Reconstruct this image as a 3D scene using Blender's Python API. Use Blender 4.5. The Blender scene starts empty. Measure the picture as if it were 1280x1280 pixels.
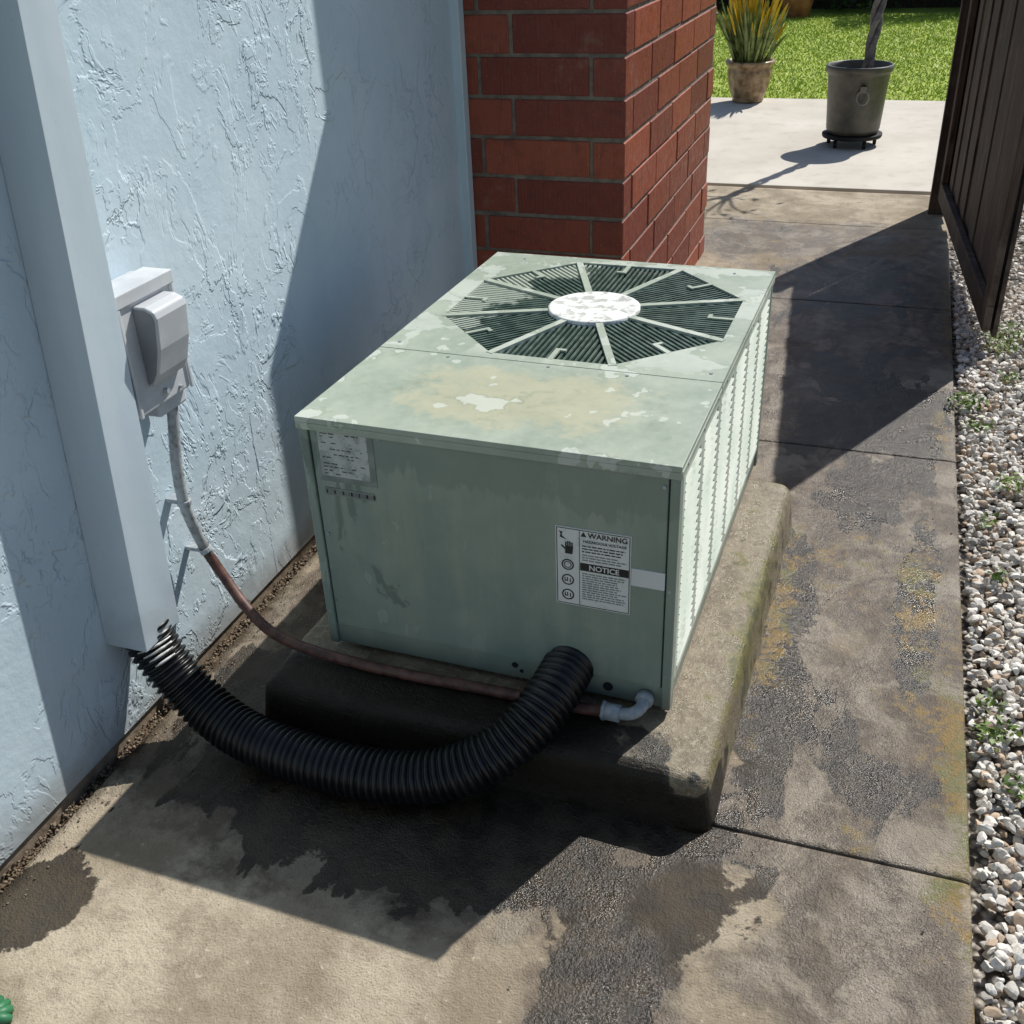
import bpy, bmesh, math, random
import numpy as np
from mathutils import Vector, Matrix
random.seed(4); np.random.seed(4)
SX,SY=-.399,-.831
scene=bpy.context.scene
# ------------------------------------------------------------ helpers
def link(o,parent=None):
    scene.collection.objects.link(o)
    if parent: o.parent=parent
    return o
def empty(name,loc=(0,0,0),rz=0):
    o=bpy.data.objects.new(name,None); o.location=loc; o.rotation_euler=(0,0,rz); o.empty_display_size=.1
    return link(o)
class MB:
    def __init__(s): s.v=[];s.f=[];s.m=[]
    def box(s,a,b,mi=0,M=None):
        n=len(s.v)
        P=[Vector((x,y,z)) for z in (a[2],b[2]) for y in (a[1],b[1]) for x in (a[0],b[0])]
        if M: P=[M@p for p in P]
        s.v+=[tuple(p) for p in P]
        for q in ((0,2,3,1),(4,5,7,6),(0,1,5,4),(2,6,7,3),(0,4,6,2),(1,3,7,5)):
            s.f.append([n+i for i in q]); s.m.append(mi)
    def poly(s,pts,mi=0):
        n=len(s.v); s.v+=[tuple(p) for p in pts]; s.f.append(list(range(n,n+len(pts)))); s.m.append(mi)
    def prism(s,pts,off,mi=0):
        n=len(s.v);k=len(pts); s.v+=[tuple(p) for p in pts]+[tuple(Vector(p)+Vector(off)) for p in pts]
        s.f.append(list(range(n+k-1,n-1,-1)));s.f.append(list(range(n+k,n+2*k)));s.m+=[mi,mi]
        for i in range(k):
            j=(i+1)%k; s.f.append([n+i,n+j,n+k+j,n+k+i]); s.m.append(mi)
    def tube(s,pts,r,seg=12,mi=0,cap=True):
        pts=[Vector(p) for p in pts]; n0=len(s.v); N=len(pts)
        rr=r if hasattr(r,'__len__') else [r]*N
        t=(pts[1]-pts[0]).normalized(); up=Vector((0,0,1)) if abs(t.z)<.9 else Vector((1,0,0))
        nrm=t.cross(up).normalized()
        for i,p in enumerate(pts):
            t=(pts[min(i+1,N-1)]-pts[max(i-1,0)]).normalized()
            nrm=(nrm-t*nrm.dot(t)).normalized(); bn=t.cross(nrm)
            for k in range(seg):
                a=2*math.pi*k/seg; s.v.append(tuple(p+(nrm*math.cos(a)+bn*math.sin(a))*rr[i]))
        for i in range(N-1):
            for k in range(seg):
                k2=(k+1)%seg; s.f.append([n0+i*seg+k,n0+i*seg+k2,n0+(i+1)*seg+k2,n0+(i+1)*seg+k]); s.m.append(mi)
        if cap:
            s.f.append([n0+k for k in range(seg)][::-1]); s.f.append([n0+(N-1)*seg+k for k in range(seg)]); s.m+=[mi,mi]
    def lathe(s,prof,c=(0,0,0),seg=48,mi=0,rf=None):
        n=len(s.v)
        for r,z in prof:
            for k in range(seg):
                a=2*math.pi*k/seg; q=r*(rf(a,z) if rf else 1); s.v.append((c[0]+q*math.cos(a),c[1]+q*math.sin(a),c[2]+z))
        for i in range(len(prof)-1):
            for k in range(seg):
                k2=(k+1)%seg; s.f.append([n+i*seg+k,n+i*seg+k2,n+(i+1)*seg+k2,n+(i+1)*seg+k]); s.m.append(mi)
    def obj(s,name,mats,parent=None,smooth=False,bevel=0,seg=2):
        me=bpy.data.meshes.new(name); me.from_pydata(s.v,[],s.f)
        for m in (mats if isinstance(mats,(list,tuple)) else [mats]): me.materials.append(m)
        me.polygons.foreach_set('material_index',s.m)
        if smooth: me.polygons.foreach_set('use_smooth',[True]*len(me.polygons))
        me.update()
        o=link(bpy.data.objects.new(name,me),parent)
        if bevel:
            b=o.modifiers.new('b','BEVEL'); b.width=bevel; b.segments=seg; b.limit_method='ANGLE'; b.angle_limit=math.radians(40)
        return o
def spline(P,n=10):
    P=[Vector(p) for p in P]; P=[2*P[0]-P[1]]+P+[2*P[-1]-P[-2]]; out=[]
    for i in range(1,len(P)-2):
        a,b,c,d=P[i-1:i+3]
        for k in range(n):
            t=k/n; out.append(.5*((2*b)+(c-a)*t+(2*a-5*b+4*c-d)*t*t+(3*b-a-3*c+d)*t**3))
    out.append(P[-2]); return out
# ------------------------------------------------------------ material helper
class Mt:
    def __init__(s,name):
        s.m=bpy.data.materials.new(name); s.m.use_nodes=True; s.t=s.m.node_tree; s.n=s.t.nodes; s.b=s.n['Principled BSDF']
        s.co=s.n.new('ShaderNodeNewGeometry').outputs['Position']
        s.obj=s.n.new('ShaderNodeTexCoord').outputs['Object']
    def L(s,a,b): s.t.links.new(a,b)
    def put(s,v,inp):
        if isinstance(v,bpy.types.NodeSocket): s.L(v,inp)
        else:
            if isinstance(v,(tuple,list)) and len(v)==3 and inp.type=='RGBA': v=(*v,1)
            inp.default_value=v
    def math(s,op,a,b=0,c=0,clamp=False):
        n=s.n.new('ShaderNodeMath'); n.operation=op; n.use_clamp=clamp
        s.put(a,n.inputs[0]); s.put(b,n.inputs[1]); s.put(c,n.inputs[2]); return n.outputs[0]
    def add(s,a,b): return s.math('ADD',a,b)
    def mul(s,a,b): return s.math('MULTIPLY',a,b)
    def c5(s,a,k): return s.math('MULTIPLY',s.math('SUBTRACT',a,.5),k)
    def map(s,co,scale=(1,1,1),loc=(0,0,0)):
        n=s.n.new('ShaderNodeMapping'); s.L(co,n.inputs[0]); n.inputs['Scale'].default_value=scale; n.inputs['Location'].default_value=loc; return n.outputs[0]
    def noise(s,scale,detail=4,rough=.55,dist=0,co=None,col=False):
        n=s.n.new('ShaderNodeTexNoise'); s.L(co or s.co,n.inputs['Vector']); n.inputs['Scale'].default_value=scale; n.inputs['Detail'].default_value=detail
        n.inputs['Roughness'].default_value=rough; n.inputs['Distortion'].default_value=dist; return n.outputs['Color' if col else 'Fac']
    def vor(s,scale,co=None,feat='F1',out='Distance'):
        n=s.n.new('ShaderNodeTexVoronoi'); n.feature=feat; s.L(co or s.co,n.inputs['Vector']); n.inputs['Scale'].default_value=scale; return n.outputs[out]
    def ramp(s,v,a,b,lo=0,hi=1):
        n=s.n.new('ShaderNodeMapRange'); n.interpolation_type='SMOOTHSTEP'; s.put(v,n.inputs[0]); n.inputs[1].default_value=a; n.inputs[2].default_value=b
        n.inputs[3].default_value=lo; n.inputs[4].default_value=hi; return n.outputs[0]
    def mix(s,f,a,b,mode='MIX'):
        n=s.n.new('ShaderNodeMix'); n.data_type='RGBA'; n.blend_type=mode
        s.put(f,n.inputs[0]); s.put(a,n.inputs[6]); s.put(b,n.inputs[7]); return n.outputs[2]
    def attr(s,name,out='Fac'):
        n=s.n.new('ShaderNodeAttribute'); n.attribute_name=name; return n.outputs[out]
    def xyz(s,co):
        n=s.n.new('ShaderNodeSeparateXYZ'); s.L(co,n.inputs[0]); return n.outputs
    def bump(s,h,strength=.5,dist=.002,nrm=None):
        n=s.n.new('ShaderNodeBump'); s.L(h,n.inputs['Height']); n.inputs['Strength'].default_value=strength; n.inputs['Distance'].default_value=dist
        if nrm: s.L(nrm,n.inputs['Normal'])
        return n.outputs[0]
    def fin(s,col=None,rough=None,nrm=None,metal=None,spec=None):
        if col is not None: s.put(col,s.b.inputs['Base Color'])
        if rough is not None: s.put(rough,s.b.inputs['Roughness'])
        if nrm is not None: s.L(nrm,s.b.inputs['Normal'])
        if metal is not None: s.put(metal,s.b.inputs['Metallic'])
        if spec is not None: s.put(spec,s.b.inputs['Specular IOR Level'])
        return s.m
def simple(name,c1,c2,rough=.6,scale=8,bump=.2,bd=.001,bs=120,metal=0,lo=.35,hi=.65):
    m=Mt(name); f=m.ramp(m.noise(scale,4),lo,hi)
    return m.fin(m.mix(f,c1,c2),rough,m.bump(m.noise(bs,2),bump,bd),metal)
# ------------------------------------------------------------ materials
def concrete(name):
    m=Mt(name)
    n1=m.noise(3.2,5,.6); n2=m.noise(14,5,.68); n3=m.noise(60,4,.7); sp=m.noise(240,2,.6)
    dry=m.mix(m.ramp(n1,.35,.65),(.27,.22,.155),(.48,.41,.31))
    dry=m.mix(m.ramp(n2,.45,.72,0,.6),dry,(.19,.145,.10))
    dry=m.mix(m.ramp(sp,.55,.72,0,.45),dry,(.13,.105,.08))
    dry=m.mix(m.ramp(n3,.58,.75,0,.5),dry,(.66,.59,.48))
    damp=m.attr('damp'); wet_shade=m.attr('wet_shade'); moss=m.attr('moss'); jt=m.attr('joint')
    dm=m.ramp(m.add(damp,m.add(m.c5(n1,1.5),m.c5(n2,1.0))),.22,.60)
    n4=m.noise(5.5,5,.7,.5); n5=m.noise(4.0,4,.62,.8,co=m.map(m.co,(1.5,.7,1),(5,3,0)))
    damp_sheen_c=m.mix(m.ramp(n2,.38,.62),(.070,.050,.032),(.135,.102,.070))
    damp_sheen_c=m.mix(m.ramp(n4,.49,.62,0,.85),damp_sheen_c,(.235,.195,.145))  # pale patches paint the sheen of damp concrete into its colour
    damp_sheen_c=m.mix(m.ramp(n3,.56,.7,0,.3),damp_sheen_c,(.33,.285,.225))
    damp_sheen_c=m.mix(m.ramp(sp,.56,.7,0,.4),damp_sheen_c,(.03,.022,.015))
    c=m.mix(dm,dry,damp_sheen_c)
    wm=m.ramp(m.add(wet_shade,m.add(m.c5(n5,1.9),m.c5(n3,.30))),.44,.50)
    wet_shade_c=m.mix(m.ramp(n2,.4,.6),(.010,.0065,.004),(.034,.023,.012))
    c=m.mix(m.mul(wm,.9),c,wet_shade_c)
    mm=m.ramp(m.add(moss,m.add(m.c5(n2,1.9),m.c5(n3,1.3))),.45,.85,0,.8)
    c=m.mix(mm,c,m.mix(m.ramp(n4,.45,.6),(.21,.125,.012),(.10,.105,.016)))
    c=m.mix(m.mul(jt,.8),c,(.018,.015,.012))
    r=m.math('SUBTRACT',.88,m.mul(dm,m.ramp(n5,.38,.6,.50,.26)))
    r=m.math('SUBTRACT',r,m.mul(wm,.22)); r=m.math('MAXIMUM',r,.2)
    h=m.add(m.mul(sp,1.0),m.add(m.mul(n3,1.4),m.mul(n2,2.2)))
    return m.fin(c,r,m.bump(h,.7,.0032),spec=m.ramp(dm,0,1,.35,.55))
M_conc=concrete('path_concrete')
def slabmat():
    m=Mt('pad_concrete')
    n2=m.noise(14,4,.65); sp=m.noise(260,3,.7); n3=m.noise(70,4,.7)
    c=m.mix(m.ramp(n2,.35,.65),(.15,.115,.068),(.275,.225,.15))
    c=m.mix(m.ramp(n3,.5,.68,0,.5),c,(.46,.40,.29))
    moss=m.attr('moss')
    mm=m.ramp(m.add(moss,m.add(m.c5(n2,1.9),m.c5(n3,.7))),.42,.70,0,.9)
    c=m.mix(mm,c,m.mix(m.ramp(m.noise(30,2),.4,.6),(.055,.060,.010),(.14,.125,.025)))
    wet_shade=m.attr('wet_shade'); wm=m.ramp(m.add(wet_shade,m.c5(n2,1.4)),.4,.6)
    c=m.mix(m.mul(wm,.95),c,(.012,.009,.006))  # near-black mix paints shade as well as water on the pad front
    r=m.ramp(m.noise(20,3),.3,.7,.25,.48)
    h=m.add(m.mul(n3,1.2),m.add(m.mul(sp,1.1),m.mul(n2,2)))
    return m.fin(c,r,m.bump(h,.75,.0030),spec=m.ramp(wet_shade,.5,1.1,.6,.25))
M_slab=slabmat()
def stucco():
    m=Mt('blue_stucco')
    co=m.map(m.co,(1,1,.75))
    big=m.noise(6.5,5,.62,.5,co=co); pl=m.ramp(big,.482,.518)
    pl2=m.ramp(m.noise(17,4,.65,.4,co=m.map(co,(1,1,1),(3,5,1))),.53,.575)
    fine=m.noise(150,2,.6); mid=m.noise(34,3,.55)
    msk=m.ramp(m.noise(2.2,2),.42,.58)
    h=m.add(m.mul(pl,m.add(.28,m.mul(msk,.72))),m.mul(m.mul(pl2,msk),.45))
    h=m.add(h,m.add(m.mul(mid,.38),m.mul(fine,.09)))
    h=m.add(h,m.mul(m.noise(4,2),1.6))
    c=m.mix(m.ramp(m.noise(3,4),.35,.65),(.53,.655,.735),(.60,.715,.785))
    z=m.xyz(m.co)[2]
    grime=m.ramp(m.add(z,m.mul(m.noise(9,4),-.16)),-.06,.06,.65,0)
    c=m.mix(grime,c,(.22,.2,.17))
    return m.fin(c,.75,m.bump(h,1,.0034),spec=.3)
M_stucco=stucco()
M_trim=simple('blue_painted_trim',(.56,.68,.745),(.60,.72,.78),.5,5,.15,.0008,60)
def coverm():
    m=Mt('cover_paint'); c=m.mix(m.ramp(m.noise(4,5,co=m.map(m.co,(3,3,.6))),.35,.7),(.50,.60,.67),(.56,.65,.715))
    c=m.mix(m.ramp(m.noise(60,4,.7),.62,.75,0,.3),c,(.36,.42,.46))
    z=m.xyz(m.co)[2]; c=m.mix(m.ramp(m.add(z,m.c5(m.noise(20,4),.3)),.24,.42,.5,0),c,(.36,.42,.45))
    return m.fin(c,.5,m.bump(m.noise(14,3),.25,.003))
M_cover=coverm()
def brickm():
    m=Mt('red_brick'); t=m.attr('tint')
    c=m.mix(t,(.19,.030,.015),(.36,.078,.034))
    c=m.mix(m.ramp(m.noise(22,5,.7),.45,.75,0,.6),c,(.10,.024,.018))
    c=m.mix(m.ramp(m.noise(110,3,.7),.58,.72,0,.45),c,(.47,.18,.11))
    c=m.mix(m.ramp(m.noise(5,4,.7),.58,.72,0,.25),c,(.36,.26,.2))
    str_=m.noise(1,3,.6,co=m.map(m.co,(190,190,6)))
    h=m.add(m.mul(str_,1.2),m.mul(m.noise(60,3),.8))
    return m.fin(c,m.ramp(m.noise(30,3),.3,.7,.38,.62),m.bump(h,.8,.003))
M_brick=brickm()
M_mortar=simple('mortar',(.15,.12,.095),(.25,.205,.16),.9,20,.7,.003,150)
M_dirt=simple('soil',(.06,.04,.026),(.17,.12,.075),.95,25,1,.01,70)
def acpaint(name,top):
    m=Mt(name); o=m.obj
    n1=m.noise(4.2,4,.6,.3,co=o); n2=m.noise(13,5,.7,.2,co=o); n3=m.noise(45,4,.65,co=o); X=m.xyz(o)
    if top:
        c=m.mix(m.ramp(n1,.35,.65),(.285,.345,.28),(.37,.425,.35))
        c=m.mix(m.ramp(n3,.35,.75,0,.35),c,(.46,.49,.41))
        d=m.mul(m.ramp(X[1],-.02,.14),m.ramp(X[1],.27,.42,1,0))
        d=m.mul(d,m.mul(m.ramp(X[0],-.76,-.5),m.ramp(X[0],-.28,.0,1,0)))
        d=m.ramp(m.add(d,m.add(m.c5(n2,1.9),m.c5(n3,1.0))),.30,.95,0,.68)
        c=m.mix(d,c,(.45,.43,.29))
        q=m.add(m.noise(6.5,3,.5,.15,co=m.map(o,(1,1,1),(2.3,.4,0))),m.c5(m.noise(34,4,.6,co=o),.16))
        pm=m.ramp(q,.625,.637)
        q2=m.add(m.noise(15,3,.5,.1,co=m.map(o,(1,1,1),(7.3,1.4,0))),m.c5(n3,.10)); pm2=m.ramp(q2,.645,.66)
        edge=m.ramp(X[1],.36,.48); q3=m.add(m.noise(8,3,.5,.2,co=m.map(o,(1,1,1),(4.3,2.4,0))),m.c5(n3,.12)); pm3=m.mul(m.ramp(q3,.53,.545),m.mul(edge,.8))
        pm=m.math('MAXIMUM',m.math('MAXIMUM',pm,pm2),pm3)
        c=m.mix(m.mul(pm,.65),c,(.58,.62,.56))
        e=m.math('SUBTRACT',m.ramp(q,.600,.622),m.ramp(q,.622,.64)); c=m.mix(m.mul(e,.35),c,(.2,.25,.18))
        c=m.mix(m.ramp(m.noise(7,5,.75,co=o),.57,.70,0,.45),c,(.21,.25,.185))
        return m.fin(c,m.ramp(n2,.3,.7,.38,.6),m.bump(m.add(n3,m.mul(m.noise(3,2,co=o),6)),.12,.0012),spec=.45)
    st=m.noise(1,4,.6,co=m.map(o,(16,16,1.4)))
    c=m.mix(m.ramp(n1,.3,.7),(.215,.285,.24),(.275,.340,.29))
    band=m.ramp(m.add(X[2],m.add(m.c5(m.noise(1,4,.7,co=m.map(o,(40,40,3))),.10),m.c5(n1,.22))),.455,.475)
    c=m.mix(m.mul(band,.4),c,(.15,.205,.172))
    ch=m.ramp(m.add(m.mul(st,1),m.c5(n2,.6)),.42,.7,0,.45); c=m.mix(m.mul(ch,m.math('SUBTRACT',1,band)),c,(.36,.395,.32))
    sp=m.ramp(m.noise(8,4,.6,.8,co=m.map(o,(1,1,.6),(1,1,.35))),.60,.64,0,.55); lm=m.ramp(X[0],-.60,-.48,1,.12)
    c=m.mix(m.mul(sp,lm),c,(.10,.14,.12))
    pe=m.ramp(m.add(m.noise(9,4,.6,.3,co=m.map(o,(1.6,1.6,.8),(5,2,1))),m.c5(n3,.1)),.60,.615,0,.45)
    c=m.mix(m.mul(pe,m.ramp(X[0],-.72,-.3,1,.2)),c,(.42,.48,.43))
    c=m.mix(m.ramp(X[2],.07,.0,0,.65),c,(.11,.115,.09))
    c=m.mix(m.ramp(n3,.66,.78,0,.25),c,(.12,.13,.10))
    return m.fin(c,m.ramp(n2,.3,.7,.28,.45),m.bump(m.add(m.noise(2.6,2,co=o),m.mul(n3,.05)),.35,.009),spec=.55)
M_actop=acpaint('weathered_top_paint',True); M_ac=acpaint('weathered_green_paint',False)
def sidem():
    m=Mt('louvre_paint'); o=m.obj
    c=m.mix(m.ramp(m.noise(6,5,co=o),.3,.7),(.48,.54,.46),(.62,.66,.58))
    c=m.mix(m.ramp(m.noise(14,4,.7,co=m.map(o,(1,1,.4))),.55,.7,0,.5),c,(.27,.31,.25))
    return m.fin(c,.42,m.bump(m.noise(40,2,co=o),.1,.001))
M_side=sidem()
def slatm():
    m=Mt('grille_slat_paint'); o=m.obj; sx=m.xyz(o)
    v=m.add(m.mul(sx[0],-1.0),m.add(m.mul(sx[1],.35),m.mul(m.noise(7,4,.7,co=o),.55)))
    f=m.ramp(v,1.15,1.19)
    c=m.mix(m.ramp(m.noise(30,3,co=o),.35,.65),(.045,.08,.066),(.10,.15,.125))
    return m.fin(m.mix(f,c,(.42,.47,.40)),.4)
M_slat=slatm()
M_dark=simple('dark_interior',(.003,.004,.004),(.007,.009,.008),.8,10)
M_white=simple('chalky_badge',(.46,.47,.44),(.80,.81,.78),.6,38,.3,.001,90,lo=.40,hi=.52)
def paperm(name,a,b,lo=.5,hi=.62):
    m=Mt(name); o=m.obj
    c=m.mix(m.ramp(m.noise(22,5,.75,co=o),lo,hi),a,b); return m.fin(c,.5,m.bump(m.noise(50,2,co=o),.1,.0006))
M_label=paperm('warning_label_paper',(.72,.74,.72),(.60,.63,.60)); M_plate=paperm('worn_nameplate_paper',(.50,.53,.50),(.30,.34,.31),.46,.58)
M_plate2=simple('nameplate_metal',(.17,.205,.185),(.24,.28,.25),.4,30)
M_ink=simple('ink',(.01,.01,.01),(.02,.02,.02),.6)
M_faint=simple('faded_ink',(.14,.15,.15),(.24,.26,.25),.6)
M_patch=simple('pale_sticker',(.62,.66,.66),(.70,.73,.73),.4)
M_hose=simple('black_plastic',(.004,.004,.005),(.011,.012,.014),.36,20,.15,.0006,80)
M_gray=simple('gray_enclosure_paint',(.47,.49,.52),(.60,.62,.64),.5,9,.15,.0008,40)
M_gray_shade=simple('gray_hood_shade',(.20,.22,.24),(.27,.29,.31),.4,9)  # darker copy of the enclosure gray, painted shade for the hood side
def conduitm():
    m=Mt('rusty_conduit'); s=m.xyz(m.co)
    f=m.ramp(m.add(s[2],m.mul(m.noise(30,4),.12)),.36,.42)
    r=m.mix(m.ramp(m.noise(40,5),.35,.65),(.065,.026,.02),(.15,.07,.05))
    c=m.mix(f,r,m.mix(m.ramp(m.noise(60,5),.4,.7),(.42,.45,.46),(.22,.22,.21)))
    return m.fin(c,.55,m.bump(m.noise(90,3),.3,.001))
M_cond=conduitm()
M_pvc=simple('gray_fitting',(.27,.31,.34),(.42,.45,.47),.45,50)
def woodm():
    m=Mt('dark_stained_wood'); g=m.noise(1,4,.65,co=m.map(m.co,(40,40,2.5))); t=m.noise(1,1,.5,co=m.map(m.co,(1,7.3,.02)))
    c=m.mix(m.ramp(g,.35,.7),(.022,.014,.010),(.105,.068,.048)); c=m.mix(m.ramp(m.noise(6,4,.7),.48,.68,0,.5),c,(.17,.135,.105))
    c=m.mix(m.ramp(t,.4,.6,0,.45),c,(.03,.02,.015)); return m.fin(c,.7,m.bump(g,.7,.004))
M_wood=woodm()
def patiom():
    m=Mt('patio_concrete'); c=m.mix(m.ramp(m.noise(1.3,6,.6),.3,.7),(.50,.455,.39),(.61,.57,.50))
    c=m.mix(m.ramp(m.noise(6,6,.7),.48,.75,0,.45),c,(.36,.32,.27)); return m.fin(c,.85,m.bump(m.noise(80,3),.3,.003))
M_patio=patiom()
def grassm():
    m=Mt('lawn_grass'); c=m.mix(m.ramp(m.noise(2.5,4),.3,.7),(.30,.42,.03),(.46,.55,.06)); c=m.mix(m.ramp(m.noise(30,3),.5,.8,0,.6),c,(.50,.48,.11))
    return m.fin(c,.6)
M_grass=grassm(); M_lawn=simple('lawn_soil',(.23,.33,.03),(.37,.45,.06),.9,12,.5,.01,40)
def leafm(name,a,b):
    m=Mt(name); return m.fin(m.mix(m.ramp(m.noise(18,3),.3,.7),a,b),.5)
M_leaf=leafm('leaf_green',(.055,.11,.012),(.17,.26,.03)); M_hedge=leafm('hedge_leaf',(.018,.035,.01),(.05,.085,.02))
def peb():
    m=Mt('pebble_stone'); n=m.n.new('ShaderNodeAttribute'); n.attribute_name='pc'
    c=m.mix(m.ramp(m.noise(130,3,.7),.45,.75,0,.4),n.outputs['Color'],(.28,.23,.18)); return m.fin(c,.75,m.bump(m.noise(220,2),.35,.001))
M_peb=peb()
def gravbed():
    m=Mt('gravel_bed'); v=m.vor(55); c=m.mix(m.ramp(v,.2,.7),m.mix(m.vor(55,out='Color'),(.36,.32,.27),(.50,.47,.42)),(.08,.065,.05))
    return m.fin(c,.9,m.bump(m.mul(v,-1),1,.012))
M_gbed=gravbed()
M_ground=simple('ground_earth',(.10,.085,.05),(.17,.15,.09),.95,2,.6,.01,30)

# ------------------------------------------------------------ grids with masks
def ell(X,Y,cx,cy,rx,ry,s=1.,rot=0):
    c,sn=math.cos(rot),math.sin(rot); dx=X-cx;dy=Y-cy; u=(c*dx+sn*dy)/rx; v=(-sn*dx+c*dy)/ry
    return s*np.clip(1.25-np.sqrt(u*u+v*v),0,1)
def grid(name,xs,ys,z,attrs,mat,skirt=.06,parent=None):
    X,Y=np.meshgrid(xs,ys); Z=z(X,Y) if callable(z) else np.full_like(X,z)
    ny,nx=X.shape; V=np.stack([X.ravel(),Y.ravel(),Z.ravel()],1)
    i=np.arange(ny-1)[:,None]*nx+np.arange(nx-1)[None]; i=i.ravel()
    F=np.stack([i,i+1,i+nx+1,i+nx],1).tolist()
    n=len(V); ring=[k for k in range(nx)]+[nx*r+nx-1 for r in range(1,ny)]+[nx*(ny-1)+k for k in range(nx-2,-1,-1)]+[nx*r for r in range(ny-2,0,-1)]
    B=V[ring].copy(); B[:,2]-=skirt; V=np.concatenate([V,B]); R_=len(ring)
    for k in range(R_):
        k2=(k+1)%R_; F.append([ring[k2],ring[k],n+k,n+k2])
    me=bpy.data.meshes.new(name); me.from_pydata(V.tolist(),[],F); me.materials.append(mat)
    for an,fn in attrs.items():
        a=me.attributes.new(an,'FLOAT','POINT'); vals=fn(V[:,0],V[:,1]) if callable(fn) else np.full(len(V),fn)
        a.data.foreach_set('value',np.ascontiguousarray(vals,dtype=np.float32))
    me.polygons.foreach_set('use_smooth',[True]*len(me.polygons)); me.update()
    return link(bpy.data.objects.new(name,me),parent)
JO=[-.146,1.603,3.06,4.346,-1.9]
ys=set(np.round(np.arange(-2.6,5.115,.025),4).tolist())
for j in JO:
    ys={y for y in ys if abs(y-j)>.016}
    for d in (-.014,-.006,-.0022,0,.0022,.006,.014): ys.add(round(j+d,4))
ys=np.array(sorted(ys)); xs=np.concatenate([np.arange(-1.148,.59,.025),[.592,.599,.603,.605]])
def jmask(X,Y):
    r=np.zeros_like(X)
    for j in JO: r=np.maximum(r,np.clip(1-np.abs(Y-j)/.003,0,1))
    return r
def pz(X,Y):
    z=-.012*jmask(X,Y); z+= -.004*np.clip((X-.592)/.013,0,1)**2; z+= .0025*np.sin(X*3.1+1)*np.sin(Y*2.3)
    for j in JO: z-=.0012*np.clip(1-np.abs(Y-j)/.016,0,1)
    return z
def damp(X,Y):
    r=.0+np.zeros_like(X)
    for e in [(.36,.9,.55,1.5,1.),(-.42,-.22,.9,.38,1.15),(.40,-.4,.38,.6,.72),(.0,-.65,.22,.55,.8),(.2,2.6,.8,1.7,1.),(-.9,.1,.4,.7,.9),(-.2,4.,1,.6,.65)]:
        r=np.maximum(r,ell(X,Y,*e))
    r-=ell(X,Y,.33,.60,.12,.20,.4); r-=ell(X,Y,.12,-.33,.14,.10,.8); r-=ell(X,Y,-.55,-.85,.6,.25,.5); r-=ell(X,Y,.26,-.66,.10,.12,.4)
    return np.clip(r,-.3,1)
def wet_shade(X,Y):
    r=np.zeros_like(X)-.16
    for e in [(-.42,-.22,.78,.34,1.3),(-.12,-.26,.33,.18,1.25),(-.86,-.1,.34,.3,.95),(.02,-.58,.12,.36,1.0,-.15),(.50,.80,.07,.48,1.1,-.03),(-1.06,-.74,.11,.16,1.1,-.3),(.38,2.0,.5,.75,.7),(.19,.35,.10,.8,.95),(-.05,-.85,.14,.16,.9),(.50,1.75,.08,.45,.95),(.15,3.2,.5,.8,.55),(.42,.05,.16,.16,.62),(.33,1.25,.2,.3,.75),(.44,-.62,.12,.2,.62),(.30,.25,.12,.3,.62)]:  # water patches; those ahead of the pad also paint in the AC's shade
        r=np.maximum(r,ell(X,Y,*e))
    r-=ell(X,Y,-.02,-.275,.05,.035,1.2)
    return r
def moss(X,Y):
    r=-.35+np.zeros_like(X)
    r=np.maximum(r,np.clip(1-(.605-X)/.12,0,1)*.75*(.6+.4*np.sin(Y*2.2+1.2)))
    for e in [(.575,.2,.07,.38,.88),(.57,-.18,.08,.14,.75),(.50,.80,.10,.55,.68),(.16,.6,.07,.65,.74),(.52,.35,.14,.2,.58),(.56,1.8,.06,.4,.6),(.40,-.1,.1,.12,.45),(.30,.9,.18,.4,.5)]: r=np.maximum(r,ell(X,Y,*e))
    return r
grid('concrete_path',xs,ys,pz,dict(damp=damp,wet_shade=wet_shade,moss=moss,joint=jmask),M_conc)
mb=MB(); mb.box((-4,5.135,-.06),(.63,8.30,.012)); mb.obj('patio_slab',M_patio,bevel=.006)
TH=-.019
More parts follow.
